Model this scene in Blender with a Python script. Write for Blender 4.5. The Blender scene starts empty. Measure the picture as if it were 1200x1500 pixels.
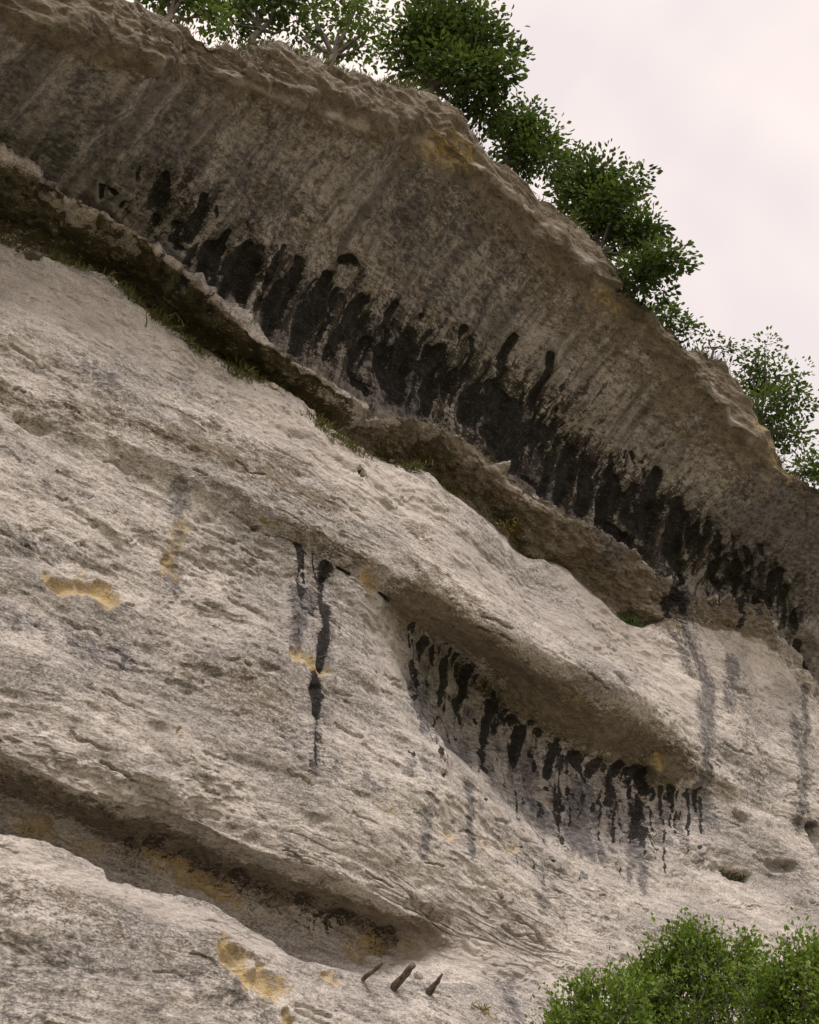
import bpy, math, random
import numpy as np
from mathutils import Vector

# ------------------------------------------------------------------ scene, camera, light
scene = bpy.context.scene
C = scene.collection
IMW, IMH, F = 1200.0, 1500.0, 2100.0           # photograph size and focal length in its pixels
CAM = np.array([0.0, 0.0, 1.6])
PITCH, HEAD = math.radians(36.0), math.radians(46.0)   # looking up, at 46 degrees to the run of the cliff (+X)
fwd = np.array([math.cos(HEAD) * math.cos(PITCH), math.sin(HEAD) * math.cos(PITCH), math.sin(PITCH)])
rgt = np.array([math.sin(HEAD), -math.cos(HEAD), 0.0])
upv = np.cross(rgt, fwd)

cam = bpy.data.cameras.new('camera')
camo = bpy.data.objects.new('camera', cam)
C.objects.link(camo)
camo.location = CAM
camo.rotation_euler = (math.pi / 2 + PITCH, 0, HEAD - math.pi / 2)
cam.sensor_fit = 'VERTICAL'
cam.sensor_height = 36.0
cam.sensor_width = 36.0
cam.lens = 36.0 * F / IMH
cam.clip_end = 3000
scene.camera = camo

SUN_EL, SUN_AZ = math.radians(54), math.radians(-115)     # azimuth measured from +X, counter-clockwise
world = bpy.data.worlds.new('World')
scene.world = world
world.use_nodes = True
nt = world.node_tree
nt.nodes.clear()
N = nt.nodes.new
L = nt.links.new
out = N('ShaderNodeOutputWorld')
bg = N('ShaderNodeBackground')
bg.inputs['Strength'].default_value = 0.12
sky = N('ShaderNodeTexSky')
sky.sky_type = 'NISHITA'
sky.sun_disc = False
sky.sun_elevation = SUN_EL
sky.sun_rotation = math.pi / 2 - SUN_AZ
geo = N('ShaderNodeTexCoord')
noi = N('ShaderNodeTexNoise')
noi.inputs['Scale'].default_value = 1.9
noi.inputs['Detail'].default_value = 4
noi.inputs['Roughness'].default_value = 0.45
noi.inputs['Distortion'].default_value = 0.3
ramp = N('ShaderNodeValToRGB')
ramp.color_ramp.elements[0].position = 0.45
ramp.color_ramp.elements[0].color = (0.49, 0.44, 0.432, 1)
ramp.color_ramp.elements[1].position = 0.61
ramp.color_ramp.elements[1].color = (0.70, 0.60, 0.535, 1)
sc = N('ShaderNodeVectorMath'); sc.operation = 'SCALE'
sc.inputs['Scale'].default_value = 1 / 0.12
mix = N('ShaderNodeMixRGB')                     # overcast: a thin share of clear sky behind an even cloud sheet
mix.inputs['Fac'].default_value = 0.96
mpw = N('ShaderNodeMapping'); mpw.inputs['Location'].default_value = (0.93, 8.07, 4)
L(geo.outputs['Generated'], mpw.inputs['Vector']); L(mpw.outputs['Vector'], noi.inputs['Vector'])
L(noi.outputs['Fac'], ramp.inputs['Fac'])
L(ramp.outputs['Color'], sc.inputs[0])
L(sky.outputs['Color'], mix.inputs['Color1'])
L(sc.outputs['Vector'], mix.inputs['Color2'])
L(mix.outputs['Color'], bg.inputs['Color'])
L(bg.outputs['Background'], out.inputs['Surface'])

sun = bpy.data.lights.new('sun', 'SUN')
sun.energy = 1.5
sun.angle = math.radians(16)
sun.color = (1.0, 0.93, 0.87)
suno = bpy.data.objects.new('sun', sun)
C.objects.link(suno)
sd = Vector((math.cos(SUN_EL) * math.cos(SUN_AZ), math.cos(SUN_EL) * math.sin(SUN_AZ), math.sin(SUN_EL)))
suno.rotation_euler = sd.to_track_quat('Z', 'Y').to_euler()
suno.location = (0, -20, 40)

scene.view_settings.view_transform = 'Standard'
scene.view_settings.look = 'None'
scene.view_settings.exposure = 0.92
scene.view_settings.gamma = 1.0
scene.view_settings.use_curve_mapping = False

# ------------------------------------------------------------------ helpers
YP = 14.0                                       # reference plane of the cliff; d = metres it stands out of it

def ray(px, py):
    return fwd * F + rgt * (px - IMW / 2) + upv * (IMH / 2 - py)

def at_d(px, py, d):                            # where the ray meets the cliff's offset plane
    r = ray(px, py)
    return CAM + r * ((YP - d - CAM[1]) / r[1])

def at_dist(px, py, hd):                        # where the ray is hd metres away over the ground
    r = ray(px, py)
    return CAM + r * (hd / math.hypot(r[0], r[1]))

def project(P):
    q = P - CAM
    w = q @ fwd
    return 600 + F * (q @ rgt) / w, 750 - F * (q @ upv) / w, w

def sstep(a, b, x):
    t = np.clip((x - a) / (b - a), 0, 1)
    return t * t * (3 - 2 * t)

def _hash(i, j, k, seed):
    h = (i * 374761393 + j * 668265263 + k * 2147483647 + seed * 1274126177) & 0xFFFFFFFF
    h = ((h ^ (h >> 13)) * 1274126177) & 0xFFFFFFFF
    h = ((h ^ (h >> 16)) * 2246822519) & 0xFFFFFFFF
    return (h ^ (h >> 15)) & 0xFFFF

def perlin(x, y, z, seed=0):                    # -1..1
    xi, yi, zi = np.floor(x), np.floor(y), np.floor(z)
    xf, yf, zf = (x - xi).astype(np.float32), (y - yi).astype(np.float32), (z - zi).astype(np.float32)
    xi, yi, zi = xi.astype(np.int64), yi.astype(np.int64), zi.astype(np.int64)
    u, v, w = [t * t * t * (t * (t * 6 - 15) + 10) for t in (xf, yf, zf)]
    def g(dx, dy, dz):
        h = _hash(xi + dx, yi + dy, zi + dz, seed)
        a = h.astype(np.float32) * np.float32(2 * math.pi / 65536)
        c = ((h * 7919) & 0xFFFF).astype(np.float32) * np.float32(2 / 65536) - 1
        s = np.sqrt(np.maximum(0, 1 - c * c))
        return np.cos(a) * s * (xf - dx) + np.sin(a) * s * (yf - dy) + c * (zf - dz)
    def lerp(a, b, t): return a + (b - a) * t
    n = lerp(lerp(lerp(g(0,0,0), g(1,0,0), u), lerp(g(0,1,0), g(1,1,0), u), v),
             lerp(lerp(g(0,0,1), g(1,0,1), u), lerp(g(0,1,1), g(1,1,1), u), v), w)
    return n * 1.6

def fbm(x, y, z, o, seed=0, r=0.5):
    s, a, f, t = 0, 1.0, 1.0, 0
    for i in range(o):
        s = s + a * perlin(x * f, y * f, z * f, seed + i * 17)
        t += a; a *= r; f *= 2.03
    return s / t

def link(name, me, mat=None, parent=None):
    o = bpy.data.objects.new(name, me)
    C.objects.link(o)
    if mat: me.materials.append(mat)
    if parent: o.parent = parent
    return o

def tag(o, label=None, cat=None, group=None, kind=None):
    if label: o['label'] = label
    if cat: o['category'] = cat
    if group: o['group'] = group
    if kind: o['kind'] = kind
    return o

def empty(name, loc=(0, 0, 0)):
    o = bpy.data.objects.new(name, None)
    o.empty_display_size = 0.2
    o.location = loc
    C.objects.link(o)
    return o

def mesh_np(name, V, Fc, smooth=True):          # V (n,3); Fc (m,k) all faces with k corners
    me = bpy.data.meshes.new(name)
    V = np.asarray(V, np.float32); Fc = np.asarray(Fc, np.int32)
    n, k = Fc.shape
    me.vertices.add(len(V)); me.vertices.foreach_set('co', V.ravel())
    me.loops.add(n * k); me.loops.foreach_set('vertex_index', Fc.ravel())
    me.polygons.add(n)
    me.polygons.foreach_set('loop_start', np.arange(0, n * k, k, dtype=np.int32))
    me.polygons.foreach_set('loop_total', np.full(n, k, np.int32))
    me.polygons.foreach_set('use_smooth', np.full(n, smooth))
    me.update(calc_edges=True)
    return me

# ------------------------------------------------------------------ materials
def new_mat(name):
    m = bpy.data.materials.new(name)
    m.use_nodes = True
    nt = m.node_tree
    b = nt.nodes['Principled BSDF']
    return m, nt, b

def rock_material():
    m, nt, b = new_mat('limestone')
    N, L = nt.nodes.new, nt.links.new
    def attr(n):
        a = N('ShaderNodeAttribute'); a.attribute_name = n; return a
    bed = attr('bed')
    def noise(scale, sx, sy, sz, det=5, rough=0.6, dist=0.0, off=0.0):
        mp = N('ShaderNodeMapping')
        mp.inputs['Scale'].default_value = (sx, sy, sz)
        mp.inputs['Location'].default_value = (off, off * 0.7, off * 1.3)
        L(bed.outputs['Vector'], mp.inputs['Vector'])
        t = N('ShaderNodeTexNoise')
        t.inputs['Scale'].default_value = scale
        t.inputs['Detail'].default_value = det
        t.inputs['Roughness'].default_value = rough
        t.inputs['Distortion'].default_value = dist
        L(mp.outputs['Vector'], t.inputs['Vector'])
        return t.outputs['Fac']
    def rng(src, a, b_, lo=0.0, hi=1.0):
        r = N('ShaderNodeMapRange')
        r.interpolation_type = 'SMOOTHSTEP'
        r.inputs['From Min'].default_value = a; r.inputs['From Max'].default_value = b_
        r.inputs['To Min'].default_value = lo; r.inputs['To Max'].default_value = hi
        L(src, r.inputs['Value'])
        return r.outputs['Result']
    def math_(op, a, b_):
        r = N('ShaderNodeMath'); r.operation = op
        for i, v in enumerate((a, b_)):
            if isinstance(v, (int, float)): r.inputs[i].default_value = v
            else: L(v, r.inputs[i])
        return r.outputs[0]
    def mixc(f, a, b_, mode='MIX'):
        r = N('ShaderNodeMixRGB'); r.blend_type = mode
        for key, v in (('Fac', f), ('Color1', a), ('Color2', b_)):
            if isinstance(v, (int, float)): r.inputs[key].default_value = v
            elif isinstance(v, tuple): r.inputs[key].default_value = (*v, 1)
            else: L(v, r.inputs[key])
        return r.outputs['Color']
    big = noise(0.55, 0.6, 1, 1.0, 4, 0.55, 0.4)
    band = noise(1.0, 0.9, 1.0, 3.6, 8, 0.72, 0.35, 4.0)
    fine = noise(10.0, 0.7, 1.0, 1.5, 6, 0.74, 0.2, 9.0)
    grain = noise(32.0, 0.75, 1, 1.35, 4, 0.75, 0.0, 2.0)
    patch = noise(2.4, 0.8, 1, 1.5, 6, 0.7, 0.5, 15.0)
    lines = noise(3.0, 0.42, 0.8, 2.3, 6, 0.62, 0.25, 21.0)
    drip = noise(3.6, 1.5, 0.28, 0.28, 6, 0.66, 0.35, 33.0)
    light = (0.635, 0.580, 0.528); mid = (0.44, 0.400, 0.362); grey = (0.225, 0.207, 0.198)
    c = mixc(rng(band, 0.43, 0.57), mid, light)
    c = mixc(math_('MULTIPLY', rng(big, 0.46, 0.62), 0.68), c, grey)
    c = mixc(math_('MULTIPLY', rng(patch, 0.53, 0.64), 0.42), c, (0.24, 0.212, 0.175))
    # dirt caught in the hairline bedding cracks
    crack = math_('MULTIPLY', rng(math_('ABSOLUTE', math_('SUBTRACT', lines, 0.5), 0), 0.012, 0.0), rng(patch, 0.47, 0.58))
    c = mixc(math_('MULTIPLY', crack, 0.7), c, (0.10, 0.085, 0.07))
    # fine dark speckle: lichen dots and weathered grain
    c = mixc(math_('MULTIPLY', rng(fine, 0.53, 0.60), 0.42), c, (0.16, 0.145, 0.13))
    c = mixc(math_('MULTIPLY', rng(fine, 0.47, 0.39), 0.4), c, (0.76, 0.70, 0.64))
    c = mixc(math_('MULTIPLY', rng(grain, 0.53, 0.595), 0.52), c, (0.09, 0.08, 0.07))
    c = mixc(math_('MULTIPLY', rng(grain, 0.47, 0.41), 0.45), c, (0.80, 0.73, 0.66))
    stain = attr('stain'); tone = attr('tone')
    ss = N('ShaderNodeSeparateColor'); L(stain.outputs['Color'], ss.inputs['Color'])
    ts = N('ShaderNodeSeparateColor'); L(tone.outputs['Color'], ts.inputs['Color'])
    e1 = math_('MULTIPLY', math_('SUBTRACT', fine, 0.5), 1.5)
    e2 = math_('MULTIPLY', math_('SUBTRACT', grain, 0.5), 1.1)
    e3 = math_('MULTIPLY', math_('SUBTRACT', drip, 0.5), 1.9)
    e4 = math_('MULTIPLY', math_('SUBTRACT', patch, 0.5), 1.3)
    ed = math_('ADD', math_('ADD', e1, e2), e4)
    edd = math_('ADD', math_('ADD', e1, e2), e3)
    def mask(src, a, b_, k=1.0, n=None):
        # noise eats into the mask's rim but never invents a stain where there is none
        return rng(math_('ADD', src, math_('MULTIPLY', math_('MULTIPLY', n or ed, k), rng(src, 0.0, 0.12))), a, b_)
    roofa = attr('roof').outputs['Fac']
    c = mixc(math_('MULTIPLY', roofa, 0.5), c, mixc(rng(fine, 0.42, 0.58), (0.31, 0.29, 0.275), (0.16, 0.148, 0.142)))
    drip2 = noise(1.5, 1.6, 0.16, 0.16, 5, 0.6, 0.5, 51.0)
    c = mixc(math_('MULTIPLY', rng(drip2, 0.52, 0.68), 0.22), c, (0.23, 0.21, 0.20))
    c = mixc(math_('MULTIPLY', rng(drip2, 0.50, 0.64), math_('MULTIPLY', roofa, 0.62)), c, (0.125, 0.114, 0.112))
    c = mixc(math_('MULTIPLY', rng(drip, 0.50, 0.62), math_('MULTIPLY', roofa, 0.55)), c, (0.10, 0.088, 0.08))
    # brown lichen and earth films (tone R), dark grey film with recess and pocket shading (tone G), pale clean rock and painted lit lips (tone B)
    brown = mixc(rng(patch, 0.40, 0.62), (0.115, 0.089, 0.056), (0.22, 0.178, 0.125))
    brown = mixc(math_('MULTIPLY', rng(grain, 0.47, 0.36), 0.35), brown, (0.38, 0.32, 0.24))
    brown = mixc(math_('MULTIPLY', rng(fine, 0.52, 0.62), 0.6), brown, (0.06, 0.047, 0.03))
    c = mixc(math_('MULTIPLY', mask(ts.outputs['Red'], 0.2, 0.8, 1.1), 0.88), c, brown)
    c = mixc(math_('MULTIPLY', mask(ts.outputs['Blue'], 0.2, 0.9), 0.5), c, (0.66, 0.595, 0.54))
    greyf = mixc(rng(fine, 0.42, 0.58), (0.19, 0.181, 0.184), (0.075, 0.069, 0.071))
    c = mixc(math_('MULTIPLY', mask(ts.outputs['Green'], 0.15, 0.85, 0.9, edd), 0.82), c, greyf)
    # ochre scars (stain G), moss (stain B), black water streaks and painted dark of pits (stain R), the streaked zone round them (zone)
    och = mixc(rng(patch, 0.44, 0.58), (0.60, 0.425, 0.16), (0.56, 0.44, 0.25))
    och = mixc(math_('MULTIPLY', rng(grain, 0.53, 0.64), 0.6), och, (0.16, 0.10, 0.05))
    och = mixc(math_('MULTIPLY', rng(fine, 0.46, 0.38), 0.6), och, (0.72, 0.57, 0.33))
    c = mixc(math_('MULTIPLY', mask(ss.outputs['Green'], 0.20, 0.75, 1.7), 0.78), c, och)
    moss = mixc(rng(fine, 0.42, 0.6), (0.030, 0.029, 0.012), (0.085, 0.070, 0.030))
    c = mixc(math_('MULTIPLY', mask(ss.outputs['Blue'], 0.3, 0.7, 1.3), 0.9), c, moss)
    zone = attr('zone').outputs['Fac']
    film = math_('MULTIPLY', mask(math_('MULTIPLY', zone, 0.70), 0.42, 0.70, 1.25, edd), 0.9)
    c = mixc(film, c, mixc(rng(grain, 0.45, 0.6), (0.075, 0.062, 0.048), (0.03, 0.026, 0.022)))
    blk = mixc(rng(fine, 0.5, 0.64), (0.018, 0.016, 0.015), (0.062, 0.056, 0.053))
    blk = mixc(math_('MULTIPLY', rng(grain, 0.43, 0.35), 0.5), blk, (0.16, 0.15, 0.14))
    c = mixc(math_('MULTIPLY', mask(ss.outputs['Red'], 0.36, 0.58, 0.5, edd), 0.96), c, blk)
    L(c, b.inputs['Base Color'])
    b.inputs['Roughness'].default_value = 0.93
    b.inputs['Specular IOR Level'].default_value = 0.25
    bh = math_('ADD', math_('ADD', math_('MULTIPLY', fine, 0.05), math_('MULTIPLY', grain, 0.022)), math_('MULTIPLY', crack, -0.02))
    bp = N('ShaderNodeBump')
    bp.inputs['Strength'].default_value = 0.95
    bp.inputs['Distance'].default_value = 1.0
    L(bh, bp.inputs['Height'])
    L(bp.outputs['Normal'], b.inputs['Normal'])
    return m

def leaf_material(name, c1, c2, trans=0.35):
    m, nt, b = new_mat(name)
    N, L = nt.nodes.new, nt.links.new
    a = N('ShaderNodeAttribute'); a.attribute_name = 'var'
    r = N('ShaderNodeMixRGB')
    r.inputs['Color1'].default_value = (*c1, 1); r.inputs['Color2'].default_value = (*c2, 1)
    L(a.outputs['Fac'], r.inputs['Fac'])
    L(r.outputs['Color'], b.inputs['Base Color'])
    b.inputs['Roughness'].default_value = 0.55
    b.inputs['Specular IOR Level'].default_value = 0.3
    tb = N('ShaderNodeBsdfTranslucent')
    hs = N('ShaderNodeHueSaturation')
    hs.inputs['Hue'].default_value = 0.485; hs.inputs['Saturation'].default_value = 1.1; hs.inputs['Value'].default_value = 1.4
    L(r.outputs['Color'], hs.inputs['Color']); L(hs.outputs['Color'], tb.inputs['Color'])
    ms = N('ShaderNodeMixShader'); ms.inputs['Fac'].default_value = trans
    L(b.outputs['BSDF'], ms.inputs[1]); L(tb.outputs['BSDF'], ms.inputs[2])
    L(ms.outputs['Shader'], nt.nodes['Material Output'].inputs['Surface'])
    return m

def noisy_material(name, c1, c2, scale, rough=0.9, bump=0.02, stretch=(1, 1, 1)):
    m, nt, b = new_mat(name)
    N, L = nt.nodes.new, nt.links.new
    tc = N('ShaderNodeTexCoord'); mp = N('ShaderNodeMapping'); mp.inputs['Scale'].default_value = stretch
    t = N('ShaderNodeTexNoise'); t.inputs['Scale'].default_value = scale
    t.inputs['Detail'].default_value = 6; t.inputs['Roughness'].default_value = 0.65
    L(tc.outputs['Object'], mp.inputs['Vector']); L(mp.outputs['Vector'], t.inputs['Vector'])
    r = N('ShaderNodeValToRGB')
    r.color_ramp.elements[0].position = 0.38; r.color_ramp.elements[0].color = (*c1, 1)
    r.color_ramp.elements[1].position = 0.64; r.color_ramp.elements[1].color = (*c2, 1)
    L(t.outputs['Fac'], r.inputs['Fac']); L(r.outputs['Color'], b.inputs['Base Color'])
    b.inputs['Roughness'].default_value = rough
    b.inputs['Specular IOR Level'].default_value = 0.25
    bp = N('ShaderNodeBump'); bp.inputs['Strength'].default_value = 0.7; bp.inputs['Distance'].default_value = bump
    L(t.outputs['Fac'], bp.inputs['Height']); L(bp.outputs['Normal'], b.inputs['Normal'])
    return m

M_ROCK = rock_material()
M_GROUND = noisy_material('meadow', (0.12, 0.125, 0.055), (0.32, 0.28, 0.20), 0.6, 0.95, 0.05)
M_BARK = noisy_material('bark', (0.05, 0.042, 0.035), (0.13, 0.11, 0.09), 14, 0.9, 0.02, (1, 1, 0.25))
M_WOOD = noisy_material('weathered_wood', (0.055, 0.043, 0.032), (0.20, 0.165, 0.125), 22, 0.85, 0.01, (1, 1, 0.15))
M_STONE = noisy_material('loose_stone', (0.24, 0.205, 0.17), (0.50, 0.44, 0.38), 16, 0.95, 0.02)
M_OAK = leaf_material('oak_leaf', (0.018, 0.036, 0.010), (0.105, 0.165, 0.036), 0.3)
M_OAKL = leaf_material('oak_leaf_light', (0.032, 0.064, 0.013), (0.135, 0.205, 0.042), 0.38)
M_BUSH = leaf_material('bush_leaf', (0.044, 0.086, 0.012), (0.18, 0.275, 0.042), 0.34)
M_GRASS = leaf_material('grass_blade', (0.045, 0.06, 0.016), (0.16, 0.155, 0.045), 0.25)
M_MOSSY = leaf_material('moss_frond', (0.09, 0.075, 0.02), (0.25, 0.20, 0.05), 0.2)

# ------------------------------------------------------------------ the ground
def build_ground():
    xs = np.concatenate([np.linspace(-900, -40, 12), np.linspace(-36, 60, 60), np.linspace(70, 900, 12)])
    ys = np.concatenate([np.linspace(-900, -40, 12), np.linspace(-36, 20, 44)])
    X, Y = np.meshgrid(xs, ys)
    Z = 0.12 * fbm(X * 0.15, Y * 0.15, X * 0 + 0.3, 3, 5) + 1.9 * sstep(4.0, 13.0, Y)
    Z -= 0.25 * np.exp(-(X ** 2 + Y ** 2) / 30)
    V = np.stack([X, Y, Z], -1).reshape(-1, 3)
    r, c = X.shape
    i = np.arange(r * c).reshape(r, c)
    Fc = np.stack([i[:-1, :-1], i[:-1, 1:], i[1:, 1:], i[1:, :-1]], -1).reshape(-1, 4)
    o = link('ground', mesh_np('ground', V, Fc), M_GROUND)
    tag(o, 'rough grassy ground rising to the foot of the cliff', 'ground', kind='structure')
build_ground()

# ------------------------------------------------------------------ the cliff
# Strata edges traced in the photograph: (px, py, d) with d the edge's projection from the reference plane.
E  = [(-200,1160,.72),(0,1232,.75),(60,1241,.75),(120,1268,.75),(200,1300,.75),(260,1311,.75),(310,1325,.75),(360,1354,.75),
      (400,1370,.76),(432,1396,.80),(470,1403,.84),(520,1420,.86),(560,1438,.88),(610,1440,.90),(700,1450,1.0),(850,1474,1.15),(1000,1492,1.3),(1200,1500,1.4),(1400,1520,1.5)]
G2 = [(-200,1100,-.6),(0,1185,-.6),(100,1222,-.6),(200,1258,-.62),(300,1288,-.64),(400,1322,-.64),(500,1362,-.5),(560,1386,-.25),
      (620,1402,.25),(700,1420,.62),(850,1450,.98),(1000,1470,1.15),(1200,1478,1.22),(1400,1500,1.3)]
D1 = [(-200,1030,.5),(0,1108,.5),(60,1126,.5),(120,1160,.5),(180,1178,.5),(250,1196,.5),(300,1212,.5),(350,1236,.5),(400,1254,.5),
      (450,1270,.5),(500,1286,.5),(550,1310,.5),(600,1338,.5),(650,1356,.52),(700,1374,.56),(760,1400,.68),(860,1424,.85),(1000,1446,1.0),(1200,1450,1.05),(1400,1470,1.1)]
L1 = [(-200,920,.62),(0,985,.64),(200,1072,.66),(400,1150,.66),(560,1225,.74),(700,1300,.76),(800,1345,.6),(900,1372,.66),(1000,1382,.72),(1200,1380,.72),(1400,1400,.72)]
M3 = [(-200,700,.40),(0,780,.40),(220,868,.40),(430,966,.40),(540,1030,.46),(590,1062,.60),(640,1108,.66),(700,1164,.66),(780,1228,.58),(840,1268,.46),
      (900,1296,.34),(1000,1318,.36),(1100,1322,.36),(1200,1322,.36),(1400,1340,.36)]
M3b= [(-200,695,.39),(0,774,.39),(220,862,.39),(430,958,.37),(540,1018,.40),(590,1050,.22),(640,1094,-.08),(700,1150,-.2),(780,1212,-.16),(840,1250,-.02),
      (900,1272,.14),(1000,1292,.22),(1100,1292,.24),(1200,1292,.24),(1400,1310,.24)]
M2 = [(-200,510,.42),(0,602,.42),(120,648,.42),(220,692,.38),(330,747,.36),(430,797,.34),(520,848,.32),(600,905,.10),(650,945,-.14),(700,988,-.32),(760,1050,-.34),
      (800,1078,-.25),(860,1107,-.25),(940,1140,-.2),(1000,1154,-.1),(1040,1162,.0),(1100,1180,.05),(1200,1225,.05),(1400,1320,.05)]
M1 = [(-200,470,.48),(0,560,.48),(120,612,.48),(220,662,.50),(330,712,.52),(430,762,.56),(520,808,.56),(600,852,.62),(650,880,.76),(700,918,.92),(760,952,1.05),
      (800,978,1.05),(860,1006,1.0),(920,1040,.85),(980,1085,.6),(1010,1112,.4),(1040,1136,.22),(1100,1160,.16),(1200,1205,.14),(1400,1300,.14)]
W1 = [(-200,360,.32),(0,455,.32),(200,560,.34),(330,628,.36),(430,682,.42),(520,728,.5),(600,768,.60),(660,800,.68),(720,845,.70),(780,898,.66),(860,950,.58),
      (920,985,.45),(980,1022,.30),(1040,1050,.20),(1100,1065,.20),(1160,1095,.18),(1200,1120,.10),(1400,1220,.1)]
T5 = [(-200,250,.05),(0,350,.05),(60,372,.05),(120,393,.05),(165,402,.04),(200,446,.05),(250,482,.05),(300,519,.05),(350,548,.05),(400,566,.05),(440,590,.06),(480,634,.08),
      (520,655,.1),(560,684,.14),(610,682,.22),(640,702,.26),(680,734,.30),(712,772,.34),(740,806,.36),(772,832,.24),(800,824,.16),(840,846,.16),(880,885,.16),(925,924,.12),(985,916,.04),
      (1010,925,.0),(1060,930,.03),(1110,945,.08),(1150,980,.10),(1175,1015,.02),(1200,1050,-.05),(1400,1170,-.05)]
T5b= [(a, b - 4, d - .55 * float(sstep(1010, 960, a)) - .02) for a, b, d in T5]
T4 = [(-200,130,.42),(0,230,.42),(50,258,.42),(100,283,.42),(150,312,.42),(200,340,.42),(250,382,.42),(300,424,.42),(340,458,.42),(380,492,.40),(420,522,.38),(450,538,.38),(490,562,.38),
      (524,588,.36),(533,604,-.05),(549,606,-.05),(557,592,.42),(600,606,.46),(640,626,.48),(690,648,.48),(730,680,.48),(770,718,.48),(820,742,.46),(860,766,.44),(900,796,.42),(945,818,.40),(978,842,.34),(992,856,-.02),
      (1008,876,-.10),(1040,874,.02),(1060,882,.06),(1100,886,.10),(1130,905,.12),(1150,935,.12),(1175,985,.0),(1200,1010,-.08),(1400,1130,-.08)]
T1 = [(-200,-110,2.3),(0,0,2.4),(150,55,2.5),(300,96,2.6),(420,118,2.7),(520,152,2.75),(600,170,2.8),(650,186,2.8),(700,235,2.8),(780,305,2.8),(860,372,2.8),(920,432,2.8),(975,486,2.75),(1030,545,2.6),
      (1075,610,2.5),(1110,660,2.4),(1150,702,2.3),(1200,735,2.2),(1400,860,2.0)]
T0 = [(-200,-170,2.1),(0,-62,2.2),(120,-25,2.3),(200,2,2.4),(250,22,2.45),(300,48,2.5),(340,58,2.5),(400,60,2.5),(440,72,2.52),(480,90,2.55),(560,108,2.55),(620,126,2.55),(650,145,2.55),(680,166,2.5),(730,226,2.45),
      (790,286,2.45),(850,336,2.45),(905,402,2.45),(950,440,2.45),(1000,482,2.45),(1040,506,2.45),(1078,532,2.4),(1092,562,2.35),(1100,598,2.3),(1140,660,2.2),(1170,688,2.1),(1200,708,2.0),(1400,830,1.8)]

T0 = [(a, b + 9, d + 0.2) for a, b, d in T0]
T1 = [(a, b + 6, d) for a, b, d in T1]
# columns: even steps of bearing across the picture, coarser outside it
az_in = np.linspace(math.radians(77), math.radians(24.5), 830)
Xs = np.concatenate([np.linspace(-14, 0.5, 26)[:-1], 12.0 / np.tan(az_in) - 12.0 / math.tan(az_in[0]) + 0.5])
span = Xs[-1]
Xs[25:] = 0.5 + (Xs[25:] - 0.5) * (36.0 - 0.5) / (span - 0.5)
Xs = np.concatenate([Xs, np.linspace(36, 62, 36)[1:]])
NC = len(Xs)

def row(pl):
    P = np.array([[*at_d(a, b, d)[[0, 2]], d] for a, b, d in pl])
    P = P[np.argsort(P[:, 0])]
    x = np.maximum.accumulate(P[:, 0] + np.arange(len(P)) * 1e-5)
    z, d = np.interp(Xs, x, P[:, 1]), np.interp(Xs, x, P[:, 2])
    k = np.exp(-0.5 * (np.arange(-12, 13) / 3.5) ** 2); k /= k.sum()
    z = np.convolve(np.pad(z, 12, 'edge'), k, 'valid'); d = np.convolve(np.pad(d, 12, 'edge'), k, 'valid')
    return np.stack([Xs, YP - d, z], -1)

def lerp_rows(a, b, t, d_of):                     # a row part of the way between two traced ones
    R = a + (b - a) * t
    R[:, 1] = YP - d_of
    return R

def dcol(R): return YP - R[:, 1]
rE, rG2, rD1, rL1, rM3, rM3b, rM2, rM1, rW1, rT5, rT5b, rT4, rT1, rT0 = map(row, (E, G2, D1, L1, M3, M3b, M2, M1, W1, T5, T5b, T4, T1, T0))
def jag(R, amp, w, seed):
    n = perlin(Xs / w, 0 * Xs + .3, 0 * Xs + .7, seed) + 0.6 * perlin(Xs / w * 2.3, 0 * Xs + .1, 0 * Xs + .2, seed + 1) + 0.5 * perlin(Xs / w * 5.1, 0 * Xs + .6, 0 * Xs + .4, seed + 2)
    R[:, 2] += amp * n; R[:, 1] += amp * 0.8 * np.roll(n, 3)
jag(rT5, 0.07, 0.7, 301); rT5b[:, 2] = np.maximum(rT5b[:, 2], rT5[:, 2] + 0.02)
jag(rT4, 0.05, 0.6, 311); jag(rM3, 0.03, 0.6, 321); jag(rD1, 0.03, 0.7, 331); jag(rM2, 0.03, 0.5, 341); jag(rT0, 0.09, 0.9, 351); jag(rT1, 0.12, 1.1, 361)
def shift(R, dz, d): return np.stack([R[:, 0], YP - d, R[:, 2] + dz], -1)
right = sstep(11.0, 15.0, Xs)                     # where the lower shelf has opened out
rows = []                                         # (points, corner 0..1, samples up to the next row, part that starts here)
def add(R, corner, n, part=None): rows.append((R, corner, n, part))
rShelf = shift(rE, -0.42, dcol(rE) + 0.22)
add(np.stack([Xs, YP - 1.6 - 0 * Xs, -1.5 + 0 * Xs], -1), 1, 14, 'bottom_shelf')
add(np.stack([Xs, YP - 1.35 - 0 * Xs, 2.6 + 0 * Xs], -1), 0, 40)
add(shift(rE, -1.9, dcol(rE) + 0.30), 0, 110)
add(rShelf, 0.1, 50)
add(rE, 0.55, 12, 'groove')
rG1 = shift(rE, 0.06, np.minimum(dcol(rE) - 0.05, np.where(right < 1, dcol(rG2) * (1 - right) + right * (dcol(rE) - 0.08) + 0.06 * (1 - right), dcol(rE) - 0.05)))
add(rG1, 0.3, 44)
add(rG2, 0.2, 66)
add(rD1, 0.75, 90, 'lower_wall')
add(rL1, 0, 120)
add(rM3, 1.0, 10, 'recess')
add(rM3b, 0.5, 110)
add(rM2, 0.6, 70, 'upper_wall')
add(rM1, 0.35, 80)
add(rW1, 0, 90)
add(rT5, 0.85, 8, 'ledge')
add(rT5b, 0.5, 80)
add(rT4, 1.0, 10, 'overhang')
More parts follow.
